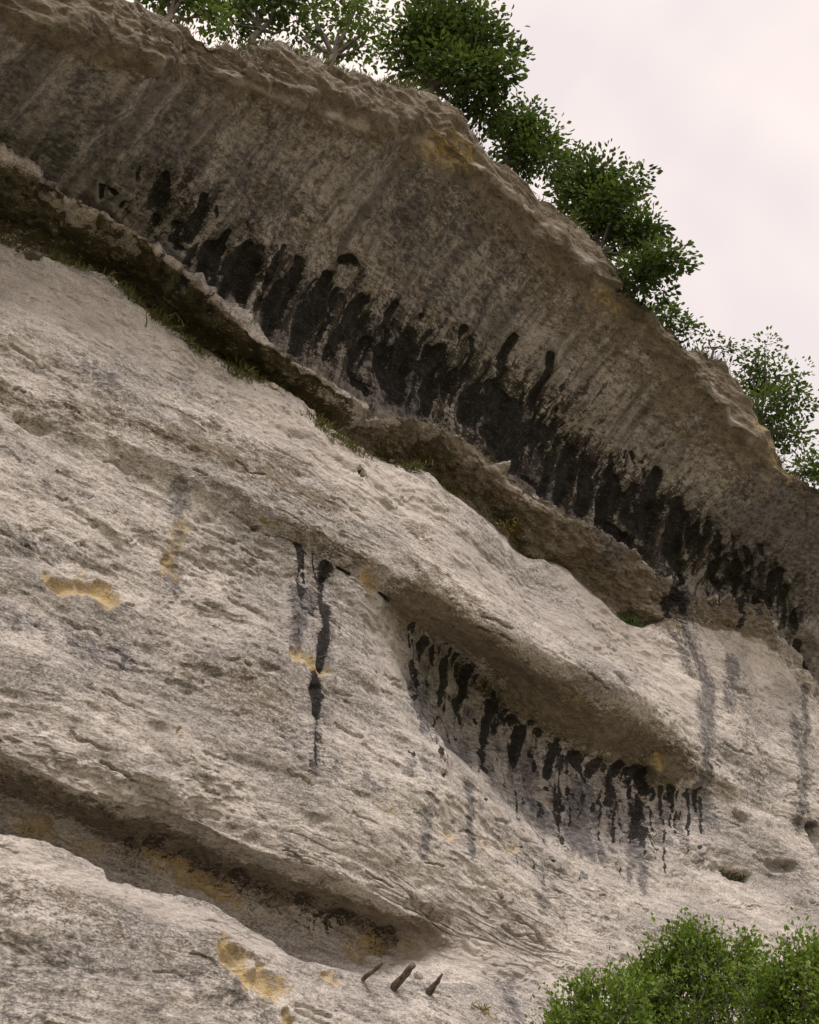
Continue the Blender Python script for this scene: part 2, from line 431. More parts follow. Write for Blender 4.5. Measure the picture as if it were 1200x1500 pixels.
step = sstep(0, 1, (Xs - 3) / 3) * 0 + 1
d4 = dcol(rT4); d1 = dcol(rT1)
back = np.minimum(d4 - 0.12, -0.62 + 0.0 * Xs)
rT4b = np.stack([Xs, YP - back, rT4[:, 2] + 0.10], -1)
add(rT4b, 0.4, 70)
zA = rT4b[:, 2]; zB = rT1[:, 2]
for t, e, n in ((0.22, 0.05, 75), (0.45, 0.20, 75), (0.66, 0.44, 70), (0.85, 0.74, 70)):
    add(np.stack([Xs, YP - (back + (d1 - back) * e), zA + (zB - zA) * t], -1), 0, n)
add(rT1, 0.45, 50, 'brow')
add(rT0, 0.5, 8)
add(np.stack([Xs, rT0[:, 1] + 0.8, rT0[:, 2] + 0.12], -1), 0.2, 5)
add(np.stack([Xs, rT0[:, 1] + 8, rT0[:, 2] + 1.0], -1), 0.2, 5)
add(np.stack([Xs, rT0[:, 1] + 90, rT0[:, 2] + 6.0], -1), 0.2, 1)

def loft():
    K = [r[0] for r in rows]
    h = [max(0.02, float(np.mean(np.linalg.norm(K[i + 1] - K[i], axis=1)))) for i in range(len(K) - 1)]
    outp, starts, rid = [], [], []
    cnt = 0
    for i in range(len(K) - 1):
        if rows[i][3]: starts.append((rows[i][3], cnt))
        s = (K[i + 1] - K[i])
        def tang(j):
            if j == 0 or j == len(K) - 1: return s
            sl, sr = (K[j] - K[j - 1]) / h[j - 1], (K[j + 1] - K[j]) / h[j]
            m = (sl * h[j] + sr * h[j - 1]) / (h[j] + h[j - 1]) * h[i]
            c = rows[j][1]
            return m * (1 - c) + s * c
        m0, m1 = tang(i), tang(i + 1)
        n = rows[i][2]
        for q in range(n):
            t = q / n
            outp.append((2*t**3-3*t**2+1) * K[i] + (t**3-2*t**2+t) * m0 + (-2*t**3+3*t**2) * K[i+1] + (t**3-t**2) * m1)
            rid.append(i + t)
        cnt += n
    outp.append(K[-1]); rid.append(len(K) - 1)
    return np.array(outp), starts, np.array(rid)

P, starts, rid = loft()                           # (NR, NC, 3)
NR = P.shape[0]
print('cliff grid', NR, NC)

def grid_normals(P):
    du = np.gradient(P, axis=1); dv = np.gradient(P, axis=0)
    n = np.cross(du, dv)
    n /= np.linalg.norm(n, axis=-1, keepdims=True) + 1e-9
    return n

def smooth_rows(A, s):
    k = np.exp(-0.5 * (np.arange(-3 * s, 3 * s + 1) / s) ** 2); k /= k.sum()
    for ax in (0, 1):
        pad = [(0, 0)] * A.ndim; pad[ax] = (3 * s, 3 * s)
        B = np.pad(A, pad, 'edge')
        A = sum(w * np.take(B, np.arange(A.shape[ax]) + i, axis=ax) for i, w in enumerate(k))
    return A

bedref = rM1[:, 2]
k = np.exp(-0.5 * (np.arange(-90, 91) / 30.0) ** 2); k /= k.sum()
bedref = np.convolve(np.pad(bedref, 90, 'edge'), k, 'valid')

def bedz(P): return P[..., 2] - bedref[None, :]

# coarse relief
Nn = smooth_rows(grid_normals(P), 5)
Nn /= np.linalg.norm(Nn, axis=-1, keepdims=True) + 1e-9
x, y, z = P[..., 0], P[..., 1], P[..., 2]
b = bedz(P)
ridr = np.repeat(rid[:, None], NC, 1)
kT4 = [i for i, r in enumerate(rows) if r[3] == 'overhang'][0]
kT1 = [i for i, r in enumerate(rows) if r[3] == 'brow'][0]
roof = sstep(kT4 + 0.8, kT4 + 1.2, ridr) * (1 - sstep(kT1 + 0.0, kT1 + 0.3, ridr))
brow = sstep(kT1 - 0.7, kT1, ridr)
fadeout = 1 - sstep(kT1 + 2.0, kT1 + 3.0, ridr)
big = fbm(x / 2.8, y / 2.8, b / 1.4, 2, 1) * 0.22
kL = [i for i, r in enumerate(rows) if r[3] == 'ledge'][0]
ledge = sstep(kL + 1.0, kL + 1.4, ridr) * (1 - sstep(kL + 2.0, kL + 2.2, ridr))
lump = (fbm(x / 0.55, y / 0.4, z / 0.4, 4, 61, 0.6) * 0.22 + (0.4 - np.abs(perlin(x / 0.9, y / 0.6, z / 0.5, 63))) * 0.12) * ledge
wavy = fbm(x / 1.4, y / 1.0, b / 0.42, 3, 8, 0.55) * 0.075
ridge = (0.5 - np.abs(perlin(x / 1.9, y / 1.2, b / 0.55, 31))) * 0.12 * (0.3 + brow) + (0.22 - np.abs(perlin(x / 0.8, y / 0.6, b / 0.26, 37))) * 0.18 * brow - 0.04 * brow + fbm(x / 0.9, y / 0.7, b / 0.5, 3, 39) * 0.13 * brow
tn = fbm(x / 1.25, y / 1.1, b / 0.55, 4, 401, 0.55) * 5.5
tf = np.floor(tn); tt = tn - tf
terr = (tf + sstep(0.42, 0.58, tt)) / 5.5
tmask = np.clip(fbm(x / 2.6, y / 2.6, b / 1.5, 2, 431) * 2.4 + 0.25, 0.0, 1) * (1 - 0.55 * roof) + 0.5 * brow + 1.5 * ledge
P = P + Nn * ((big + wavy + ridge + lump + 0.17 * terr * tmask) * fadeout)[..., None]

# ---- stains: pixel traces carried to the surface, then measured as distances on the rock
def lookup_table(P):
    px, py, w = project(P.reshape(-1, 3))
    ok = (w > 1) & (px > -150) & (px < 1350) & (py > -150) & (py < 1650)
    idx = np.nonzero(ok)[0]
    idx = idx[np.argsort(-w[idx])]
    bx = ((px[idx] + 150) / 3).astype(int); by = ((py[idx] + 150) / 3).astype(int)
    T = np.full((602, 502), -1, np.int64)
    T[by, bx] = idx
    return T, w
TAB, DEP = lookup_table(P)
PF = P.reshape(-1, 3)
def surf_i(px, py):
    bx, by = int((px + 150) / 3), int((py + 150) / 3)
    for r in range(0, 9):
        s = TAB[max(0, by - r):by + r + 1, max(0, bx - r):bx + r + 1]
        s = s[s >= 0]
        if len(s): return s[np.argmin(DEP[s])]
    return None
def surf(px, py):
    i = surf_i(px, py)
    return PF[i].copy()

warp = np.stack([fbm(x / 0.22, y / 0.22, z / 0.35, 2, 41), fbm(x / 0.22, y / 0.22, z / 0.35, 2, 57)], -1) * 0.05
warpd = np.stack([fbm(x / 0.35, y / 0.5, z / 1.5, 2, 241), fbm(x / 0.3, y / 0.3, z / 0.6, 2, 257)], -1) * 0.05
def paint(traces, soft=0.35, wamp=1.0, prof=None):
    M = np.zeros((NR, NC), np.float32)
    for tr in traces:
        pts, rad = tr[0], tr[1]
        val = tr[2] if len(tr) > 2 else 1.0
        if len(pts) == 1: pts = [pts[0], (pts[0][0] + 0.5, pts[0][1] + 1)]
        if any(surf_i(*p) is None for p in pts): continue
        S = [surf(*p) for p in pts]
        m_ = len(S)
        if prof == 'drip': tp = [1 - 0.42 * q / (m_ - 1) for q in range(m_)] if max(p[1] for p in pts) > 930 else [0.6 if q == 0 else (0.75 if q == m_ - 1 else 1.08) for q in range(m_)]
        else: tp = [1] * m_
        if rad > 9 and len(tr[0]) == 1: tp = [1] * m_
        fd = [1 - ((0.0 if pts[-1][1] > 930 else 0.3) if prof == 'drip' else 0.0) * (q / (m_ - 1)) ** 2 for q in range(m_)]
        for a, c, ta, tc, va, vc in zip(S[:-1], S[1:], tp[:-1], tp[1:], fd[:-1], fd[1:]):
            dep = float((a - CAM) @ fwd)
            r = rad * dep / F
            R = r * 2.4 + 0.15
            x0, x1 = min(a[0], c[0]) - R, max(a[0], c[0]) + R
            c0, c1 = np.searchsorted(Xs, x0), np.searchsorted(Xs, x1)
            if c1 <= c0: continue
            Q = P[:, c0:c1]
            zm = (Q[..., 2] > min(a[2], c[2]) - R) & (Q[..., 2] < max(a[2], c[2]) + R)
            rr = np.nonzero(zm.any(1))[0]
            if not len(rr): continue
            r0, r1 = rr[0], rr[-1] + 1
            Q = Q[r0:r1].copy()
            wp = warpd if prof else warp
            Q[..., 0] += wp[r0:r1, c0:c1, 0] * wamp; Q[..., 2] += wp[r0:r1, c0:c1, 1] * wamp
            sc_ = np.array([0.72, 0.72, 0.86])
            A, Cc, Qs = a * sc_, c * sc_, Q * sc_
            ab = Cc - A
            t = np.clip(((Qs - A) @ ab) / (ab @ ab + 1e-9), 0, 1)
            dist = np.linalg.norm(Qs - A - t[..., None] * ab, axis=-1) / (r * (ta + (tc - ta) * t))
            m = val * (va + (vc - va) * t) * (1 - sstep(1 - soft, 1 + soft, dist))
            M[r0:r1, c0:c1] = np.maximum(M[r0:r1, c0:c1], m)
    return M

BLACK = [([(201,247),(202,262)],7),([(149,270),(142,285)],5),([(161,274),(170,281)],5),([(177,305),(183,297)],6),([(242,258),(232,285),(220,302)],11),([(230,312),(229,325)],7),
 ([(297,285),(295,307),(280,332),(275,352)],8),([(255,327),(280,337)],7),([(267,295)],4),([(320,305),(317,320)],4),([(260,360),(270,367)],5),([(310,365),(295,397)],14),([(327,367),(316,400)],8),
 ([(365,368),(345,400),(335,420)],17),([(382,365),(365,400),(352,435)],12),([(412,360),(400,382)],7),([(385,408)],5),([(385,438),(376,455)],6),([(360,325),(368,337)],6,.7),
 ([(437,382),(418,425),(402,452),(390,500)],13),([(477,405),(465,452),(440,485),(430,512)],15),([(496,386),(515,378),(525,395)],6),([(530,437),(515,470),(495,495),(477,522)],11),
 ([(582,442),(565,470),(557,490)],6),([(617,462)],6),([(535,500),(515,535)],12),([(510,545),(535,575)],12),([(560,515),(565,560)],16),([(600,495),(585,535),(580,580)],17),([(630,515),(622,565)],11),
 ([(647,515),(625,547)],8),([(585,482)],6),([(680,477),(672,497)],7),([(667,540),(650,560)],8),([(690,500),(685,532)],5),([(647,510),(622,580),(625,605)],11),([(755,492),(735,522),(728,555)],8,.85),
 ([(700,562),(685,590),(672,612)],10),([(720,565),(735,600),(720,640)],17),([(760,595),(750,625)],15),([(805,517),(800,552),(782,577),(777,600)],7),([(820,565),(822,595)],9,.6),
 ([(715,635),(750,675),(770,640)],16),([(785,625),(810,640)],11),([(795,652),(792,680)],7),([(725,630),(775,635),(810,632)],15),([(835,660),(830,690),(817,730)],14),([(852,670)],5),
 ([(770,700),(790,720)],8),([(795,667)],5),([(862,685),(860,720),(850,745)],13),([(895,700),(900,730),(875,767)],13),([(915,730),(920,767)],14),([(914,670),(917,662)],4),([(925,664),(928,676)],4),([(937,675)],4),
 ([(957,692),(950,735),(937,780)],12),([(885,770),(937,805)],12),([(965,735),(965,760)],5),([(987,740),(987,792)],17),([(990,755),(982,800),(995,835)],15),([(997,850),(980,880),(975,905)],12),
 ([(1000,880),(992,912)],7),([(1027,790),(1020,820)],5),([(1017,827),(1012,842)],4),([(1045,787),(1042,800)],4),([(1052,805),(1050,820)],4),([(1062,815),(1040,840),(1055,862)],7),
 ([(1075,805),(1077,835),(1075,872)],6),([(1092,802),(1092,825)],5),([(1097,840),(1097,877)],4),([(1115,800),(1112,845)],5),([(1112,875)],6),([(1142,835),(1127,872),(1130,900)],8),
 ([(1162,892),(1165,920)],6),([(1050,870),(1050,885)],5),([(1175,950),(1190,975)],11,.8),  # last stroke paints the dark inside the far hollow
 ([(600,917),(597,945)],3),([(615,940),(614,1000),(614,1050)],6),([(635,955),(635,972)],4),([(649,967),(646,1000),(639,1030),(640,1108)],6.5),([(667,957),(660,977)],4),([(682,977),(677,1015),(667,1040),(667,1062)],7),
 ([(715,1030),(710,1070),(702,1090),(707,1132)],7),([(737,1052)],5),([(760,1070),(755,1100),(747,1125)],8),([(775,1055),(775,1105)],5),([(807,1095),(797,1137)],8),([(795,1155)],4),
 ([(826,1107),(824,1160),(821,1236)],5),([(845,1110),(857,1142)],11),([(870,1118),(862,1135)],10),([(900,1120),(890,1160),(889,1180)],8),([(915,1130)],6),([(935,1130),(945,1155)],12),([(941,1170),(932,1210),(922,1228)],8),
 ([(940,1215),(938,1243)],7,.85),([(972,1167)],4),([(982,1155),(982,1175)],5),([(1010,1155),(1010,1180)],2.6),([(1020,1158),(1018,1185)],3),
 ([(430,795),(434,845)],3.2),([(442,810),(442,855)],3.6),([(460,810),(460,860)],3),([(477,832),(475,900),(472,975)],9.5),([(466,992),(462,1050),(458,1112)],8,.85),([(437,800),(437,870),(434,935)],5,.75),([(475,890),(472,970)],8,.72),([(466,1000),(462,1060)],7,.66),
 ([(528,690)],4.5),([(375,775)],4),([(495,830),(510,840)],3.5),([(560,868),(575,880)],3.5)]  # small holes painted black, as the shade inside them
GREY = [([(1015,930),(1034,1000),(1036,1100)],13,.6),([(1180,1010),(1178,1090)],9,.8),([(20,905),(180,965)],26,.5),([(20,1360),(120,1420),(60,1480)],50,.34),([(300,1430),(380,1475)],30,.4),([(170,1350),(260,1400)],26,.45),([(0,780),(110,815)],18,.5),([(640,330),(700,420)],60,.35),([(1110,770),(1190,850)],55,.9),([(100,520),(170,560)],26,.45),([(1090,1060),(1110,1150)],40,.35),([(430,1080),(560,1160)],24,.35),([(150,200),(400,300)],50,.35),([(240,360),(200,380)],14,.7),([(437,865),(434,945)],10),([(455,870),(452,895)],8),([(475,890),(472,972)],10),([(466,985),(462,1060),(458,1125)],9,.9),([(267,715),(255,860)],14,.7),([(615,1020),(615,1060)],8),
 ([(855,1155),(855,1235)],16,.8),([(1010,935),(1036,1000),(1036,1090),(1035,1195)],15,.9),([(992,935),(1005,975)],9,.8),([(1072,965),(1070,1030)],12,.8),([(1170,1060),(1168,1205)],14,.8),([(1180,1010),(1182,1075)],6),
 ([(622,1115),(622,1245)],9,.7),([(688,1148),(688,1240)],9,.75),([(240,300),(150,180)],26,.5),([(90,190),(70,280)],18,.6),([(20,100),(0,160)],16,.4),([(130,120),(80,260)],22,.5),([(300,80),(240,180)],20,.4),
 ([(560,520),(600,590)],26,.8),([(800,700),(900,800)],26,.8),([(980,800),(1000,900)],24,.7),([(1075,800),(1090,870)],30,.5),([(640,1000),(640,1110)],10,.4),([(760,1100),(760,1180)],18,.35),
 ([(700,600),(740,650)],26,.8),([(940,1190),(935,1255)],14,.7),([(975,1170),(978,1230)],10,.5),([(440,430),(420,500)],30,.4),([(745,1440),(750,1500)],14,.6),([(30,1310),(20,1480)],22,.3),([(1195,1210),(1198,1240)],7,.9)]  # last stroke paints the dark inside a pocket
OCHRE = [([(90,858),(125,856),(158,868)],15),([(252,826)],8),([(432,955),(452,966),(472,986)],8,.8),([(540,848)],10,.9),([(640,216),(680,222)],20,.6),([(885,438),(905,450)],16,.45),([(273,1027)],4,.8),([(271,1065),(272,1080)],5,.7),
 ([(310,1105)],4),([(850,1027)],7),([(962,1113)],8),([(800,1173)],6),([(748,1078)],5),([(658,1222)],9,.6),([(710,1232)],8,.6),([(755,1240)],8,.6),([(742,1285)],6,.5),([(50,1215)],20,.7),([(130,1240)],22,.5),
 ([(215,1240),(245,1262),(300,1296),(332,1310)],13,.85),([(545,1378),(522,1396)],15,.8),([(597,1385)],10,.5),([(345,1398),(378,1432),(402,1446)],19),([(485,1425)],9,.9),([(420,1488)],7,.9),([(712,1475)],8,.7),
 ([(380,760),(400,770)],6,.6),([(265,770),(250,840)],10,.45),([(1120,620),(1150,690)],9,.5),([(990,430)],5,.4),([(570,1180)],7,.45),([(540,1405)],5,.7)]
MOSS = [([(-60,275),(60,335),(180,395),(280,470)],26,.75),([(300,500),(400,545),(500,615)],20,.75),([(600,665),(700,720),(760,770)],18,.55),([(40,372),(110,386),(165,388)],6),([(0,338),(40,356)],7,.8),([(200,430),(240,465)],6,.8),([(300,505),(380,545)],7,.8),([(400,548),(470,610)],9,.8),([(490,640),(560,668)],7,.8),([(600,668),(700,730)],6,.5),
 ([(735,755),(775,800)],13,.8),([(915,905)],12),([(1068,1280),(1092,1281)],6),([(0,310),(150,370)],16,.5),([(560,650),(640,680)],12,.6),([(700,1000),(730,1030)],10,.6),([(380,545),(300,500)],12,.5),([(1170,700),(1200,715)],6,.5)]
PALE = [([(0,236),(100,288),(200,346),(300,430),(380,496)],5,1),([(440,540),(525,592)],4,1),([(560,600),(690,656),(770,724),(860,770),(980,848)],4,1),([(590,1064),(640,1110),(700,1166),(780,1230),(850,1270)],6,1),([(320,110),(520,180),(640,215)],6,.8),([(700,240),(860,375),(1000,500),(1100,645)],5,.8),([(1000,850),(1020,868),(1050,880)],5,1),([(20,420),(250,500)],60,.6),([(400,600),(600,720)],50,.7),([(700,830),(900,960)],40,.7),([(850,870),(1000,1010)],36,.9),([(950,950),(1000,1000)],40,.9),([(1110,960),(1150,1040)],36,.6),([(0,1250),(200,1315),(400,1390)],20,.9),  # lip and brow-ridge strokes paint lit edges; broad ones are pale rock
 ([(600,1400),(800,1430)],30,.7),([(950,1300),(1150,1330)],50,.4),([(640,1060),(660,1110)],14,.5),([(730,1120),(780,1200)],16,.5),([(430,810),(420,900)],8,.5),([(540,880),(590,1000)],36,.5),([(20,280),(300,440)],9,.8),([(560,600),(980,840)],7,.5),
 ([(20,250),(160,290)],30,.4)]
BROWN = [([(-60,265),(60,322),(200,404),(300,480)],38),([(300,490),(400,540),(490,600)],30),([(600,648),(700,705),(780,775),(900,850),(960,885)],40),([(0,575),(150,612),(330,660),(480,735)],20,.6),([(270,975),(400,1030)],34,.55),([(380,300),(560,400),(640,450)],40,.5),([(60,40),(200,60)],40,.6),([(440,785),(540,822)],16,.6),([(600,880),(700,945),(800,1030),(900,1080),(980,1125)],36),([(620,780)],22,.6),
 ([(640,850),(700,900)],30,.5),([(-60,1120),(60,1165),(180,1215),(300,1255),(420,1300),(540,1345),(620,1375)],32),([(620,250),(760,330),(900,470),(1040,600),(1120,690)],56,.62),([(300,130),(450,180),(600,235)],34,.45),([(100,60),(300,110)],24,.35),
 ([(420,350),(520,390),(640,450)],24,.5),([(1040,760),(1060,800)],30,.5),([(60,600),(200,620)],26,.4),([(660,300),(820,440)],40,.35),([(0,1290),(130,1340),(300,1400)],30,.4),([(700,1000),(780,1050),(900,1110)],14,.8),([(280,620),(420,680)],20,.5),
 ([(260,960),(400,1010)],30,.3),([(1080,1010),(1110,1120)],30,.3)]
HOLES = [([(906,984),(918,1000)],4.5),([(1066,1279),(1095,1281)],7),([(1128,1268),(1166,1270)],7),([(1082,1192),(1093,1197)],6),([(1190,1210),(1196,1232)],7),([(528,690)],5),([(1178,945),(1192,978)],16),([(345,1405),(378,1434),(402,1446)],17,.5),
 ([(92,858),(125,856),(158,868)],12,.4),([(375,775)],4),([(775,800),(760,790)],12),([(30,612),(60,628)],8,.6),([(600,1325),(640,1340)],8,.5)]
CRACK = [([(733,1308),(738,1325),(760,1345),(785,1360),(800,1385)],1.6),([(770,880),(790,900),(830,960)],1.6),([(840,870),(870,920),(900,950)],1.4),([(865,985),(890,1010)],1.2),([(865,1235),(890,1275)],2),([(30,240),(120,300)],1.2,.6),
 ([(150,1005),(200,1040)],1.4),([(150,1115),(195,1145)],1.6),([(210,52),(240,62),(270,75)],1.6),([(40,800),(80,826)],1.5),([(360,765),(395,785)],2.4),([(300,1100),(330,1112)],1.5),([(590,640),(640,690)],1.0,.5),([(800,1245),(850,1262)],2)]

ZONE = [([(430,480),(520,545),(620,592),(720,645),(840,722),(940,792),(985,835)],26,1),([(380,440),(440,500)],22,.9),([(1020,815),(1080,850),(1130,880)],22,1),([(200,1232),(350,1285),(480,1335),(560,1362)],20,.8),([(0,1140),(150,1195)],12,.5),([(250,300),(340,370),(420,430),(520,490)],44,.8),([(480,460),(600,530),(700,600)],52),([(660,540),(780,620),(880,710),(960,760)],58),([(980,760),(985,880)],34),([(1010,800),(1100,840),(1150,870)],44,.8),
 ([(600,945),(680,1000),(760,1075)],20,.4),([(760,1085),(860,1125),(960,1150)],20,.55),([(940,1150),(938,1230)],20,.7),([(435,810),(475,840)],14,.5)]
import random as _r
_r.seed(5)
for q in range(150):                              # short open joints along the bedding
    xq, yq = _r.uniform(-20, 1180), _r.uniform(380, 1480)
    if yq < 380 + 0.62 * xq: continue
    ln = _r.uniform(10, 58); sl = 0.36 + 0.25 * (1 - yq / 1500) + _r.uniform(-.08, .08)
    pts = [(xq + ln * t_, yq + ln * t_ * sl + _r.uniform(-2.5, 2.5)) for t_ in (0, .33, .66, 1)]
    CRACK.append((pts, _r.uniform(0.9, 2.0), _r.uniform(.5, 1)))
up = [(300,345),(420,405),(520,440),(620,500),(720,560),(820,620),(900,680),(980,740),(1060,800),(1150,850)]
for q in range(165):                              # the many thin drips between the big ones
    xq = 260 + 890 * (q + _r.random()) / 165
    yq = float(np.interp(xq, [p[0] for p in up], [p[1] for p in up])) + _r.uniform(-26, 46)
    ln = _r.uniform(20, 74); sl = float(np.interp(xq, [250, 700, 1000], [-0.62, -0.40, -0.06]))
    pts = [(xq, yq), (xq + sl * ln * .5 + _r.uniform(-1.5, 1.5), yq + ln * .5), (xq + sl * ln, yq + ln)]
    BLACK.append((pts, _r.uniform(2.0, 6.2), _r.uniform(0.65, 1.0)))
for q in range(44):
    xq = 596 + 440 * (q + _r.random()) / 44
    yq = float(np.interp(xq, [p[0] for p in M2], [p[1] for p in M2])) + _r.uniform(-4, 12)
    cap = float(np.interp(xq, [600, 700, 850, 940, 1040], [170, 185, 165, 130, 50]))
    ln = cap * (0.45 + 0.75 * _r.random())
    pts = [(xq, yq), (xq + _r.uniform(-2, 2), yq + ln * .5), (xq + _r.uniform(-4, 1), yq + ln)]
    BLACK.append((pts, _r.uniform(2.2, 3.9), _r.uniform(0.7, 1.0)))
    if q % 2 == 0: GREY.append(([pts[1], (xq - 2, yq + ln + _r.uniform(10, 60))], _r.uniform(4, 9), _r.uniform(.35, .8)))
mB = paint(BLACK, 0.75, 1.6, 'drip')
mH = paint(HOLES, 0.6, 1.8)
mC = paint(CRACK, 0.6, 1.4)
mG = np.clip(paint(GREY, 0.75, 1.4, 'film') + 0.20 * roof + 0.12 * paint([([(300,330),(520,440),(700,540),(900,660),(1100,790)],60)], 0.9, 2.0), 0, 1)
mO = paint(OCHRE, 0.95, 4.5)
mM = paint(MOSS, 0.7, 1.6)
mP = paint(PALE, 0.9, 1.5)
mBr = paint(BROWN, 0.7, 3.0)
# flutes between the black streaks: ribs stand proud, streaks lie in shallow channels
flz = np.clip(paint([(t[0], t[1] * 2.2) for t in BLACK if t[1] > 4], 0.9), 0, 1)
Nn = smooth_rows(grid_normals(P), 4); Nn /= np.linalg.norm(Nn, axis=-1, keepdims=True) + 1e-9
disp = -0.075 * sstep(0.1, 0.9, smooth_rows(mB, 2)) * np.where(roof > 0.5, 1.5, 0.9)
flute = (0.5 - np.abs(perlin(x / 0.34 + z * 0.15, y / 0.5, z / 1.6, 77))) * 2
zone = np.maximum(paint(ZONE, 0.8, 3.0), 0.55 * flz)
disp += 0.11 * np.maximum(zone, flz) * flute
disp -= 0.18 * sstep(0.0, 1.0, smooth_rows(mH, 1))
disp -= 0.06 * mC
disp -= 0.06 * sstep(0.25, 0.75, mO)
crev = np.abs(perlin(P[..., 0] / 0.9, P[..., 1] / 0.7, bedz(P) / 0.13, 201))
crevm = np.clip(fbm(P[..., 0] / 1.8, P[..., 1] / 1.8, bedz(P) / 0.9, 2, 211) * 2.6 - 0.25, 0, 1)
disp -= 0.030 * (1 - sstep(0.0, 0.09, crev)) * crevm * (1 - 0.6 * roof)
# fine relief along the bedding, pits and scallops
bb = bedz(P); xx, yy, zz = P[..., 0], P[..., 1], P[..., 2]
f1 = fbm(xx / 0.42, yy / 0.36, bb / 0.18, 4, 101, 0.66)
f2 = perlin(xx / 0.16, yy / 0.13, bb / 0.085, 131)
cell = perlin(xx / 0.42, yy / 0.42, bb / 0.22, 151)
pits = -np.maximum(0, cell - 0.28) * 0.12
blocky = np.floor((bb + 0.06 * perlin(xx / 0.8, yy / 0.8, bb / 0.8, 171)) / 0.23)
stepn = (np.modf(np.abs(np.sin(blocky * 12.9898 + np.floor(xx / 1.3 + blocky * 0.37) * 4.1)) * 437.58)[0] - 0.5)
rough = 0.75 + 0.6 * fbm(xx / 1.5, yy / 1.5, bb / 0.8, 2, 191)
disp += (0.036 * f1 + 0.017 * f2) * np.clip(rough, 0.25, 1.6) * (1 - 0.35 * roof + 0.8 * brow)
disp += pits * np.clip(rough, 0.2, 1.5) + 0.030 * stepn * (1 - roof) * np.clip(rough - 0.4, 0, 1)
P = P + Nn * (disp * fadeout)[..., None]
PF = P.reshape(-1, 3)
TAB, DEP = lookup_table(P)
NF = grid_normals(P)
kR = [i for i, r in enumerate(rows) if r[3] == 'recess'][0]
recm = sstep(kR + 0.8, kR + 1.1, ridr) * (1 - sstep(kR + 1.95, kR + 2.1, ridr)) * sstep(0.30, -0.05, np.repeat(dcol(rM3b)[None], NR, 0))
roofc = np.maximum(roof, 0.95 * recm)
mG = np.clip(mG + 0.34 * recm, 0, 1)  # recess back darkened: grey staining plus painted shading that sets off its lip

# broad colour of each rock band
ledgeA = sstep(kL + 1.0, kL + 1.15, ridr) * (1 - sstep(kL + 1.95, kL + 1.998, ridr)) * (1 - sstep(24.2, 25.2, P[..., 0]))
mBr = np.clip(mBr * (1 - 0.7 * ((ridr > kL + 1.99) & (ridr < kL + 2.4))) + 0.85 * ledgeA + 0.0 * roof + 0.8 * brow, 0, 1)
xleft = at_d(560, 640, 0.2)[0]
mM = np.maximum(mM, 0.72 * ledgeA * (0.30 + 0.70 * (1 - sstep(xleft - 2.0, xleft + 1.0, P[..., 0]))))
stainA = np.stack([mB, mO, mM, np.ones_like(mB)], -1).astype(np.float32)
toneA = np.stack([mBr, mG, mP, np.ones_like(mB)], -1).astype(np.float32)
bedA = np.stack([P[..., 0], P[..., 1], bedz(P)], -1).astype(np.float32)

cliff = tag(empty('cliff', (14, YP, 0)), 'tall pale limestone cliff with overhanging bands, mossy ledge and black drip streaks', 'cliff', kind='structure')
PART_LABEL = {'overhang': 'grey brown overhanging roof hung with black drip streaks', 'ledge': 'dark mossy underside of the projecting rock ledge',
              'recess': 'fluted recess with thin black drip streaks', 'groove': 'shaded ochre groove under the lower wall', 'brow': 'rough weathered brow along the cliff top'}
bounds = starts + [('end', NR - 1)]
for (nm, a), (_, c) in zip(bounds[:-1], bounds[1:]):
    nr = c - a + 1
    i = np.arange(nr * NC).reshape(nr, NC)
    Fc = np.stack([i[:-1, :-1], i[:-1, 1:], i[1:, 1:], i[1:, :-1]], -1).reshape(-1, 4)
    org = np.array([14, YP, 0])
    me = mesh_np(nm, P[a:c + 1].reshape(-1, 3) - org, Fc)
    for an, arr in (('stain', stainA), ('tone', toneA)):
        at = me.attributes.new(an, 'FLOAT_COLOR', 'POINT'); at.data.foreach_set('color', arr[a:c + 1].ravel())
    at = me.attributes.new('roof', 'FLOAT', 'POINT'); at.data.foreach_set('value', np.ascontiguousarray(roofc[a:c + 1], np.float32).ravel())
    at = me.attributes.new('zone', 'FLOAT', 'POINT'); at.data.foreach_set('value', np.ascontiguousarray(zone[a:c + 1], np.float32).ravel())
    at = me.attributes.new('bed', 'FLOAT_VECTOR', 'POINT'); at.data.foreach_set('vector', bedA[a:c + 1].ravel())
    me.normals_split_custom_set_from_vertices(NF[a:c + 1].reshape(-1, 3).tolist())
    o = link(nm, me, M_ROCK, cliff)
    if nm in PART_LABEL: o['label'] = PART_LABEL[nm]

# ------------------------------------------------------------------ plants
rng = np.random.default_rng(11)

def tube(V, Fq, pts, radii, seg=6):               # appends a tapered tube to lists
    pts = [np.asarray(p, float) for p in pts]
    base = sum(len(v) for v in V)
    rings = []
    for i, p in enumerate(pts):
        t = pts[min(i + 1, len(pts) - 1)] - pts[max(i - 1, 0)]
        t /= np.linalg.norm(t) + 1e-9
        u = np.cross(t, [0.3, 0.9, 0.2]); u /= np.linalg.norm(u) + 1e-9
        w = np.cross(t, u)
        a = np.arange(seg) * 2 * math.pi / seg
        rings.append(p + radii[i] * (np.cos(a)[:, None] * u + np.sin(a)[:, None] * w))
    V.append(np.concatenate(rings))
    for i in range(len(pts) - 1):
        for j in range(seg):
            k = (j + 1) % seg
            Fq.append((base + i * seg + j, base + i * seg + k, base + (i + 1) * seg + k, base + (i + 1) * seg + j))
    Fq.append(tuple(base + (len(pts) - 1) * seg + j for j in (0, 1, 2, 3)))
    Fq.append(tuple(base + (len(pts) - 1) * seg + j for j in (3, 4, 5, 0)) if seg == 6 else Fq[-1])

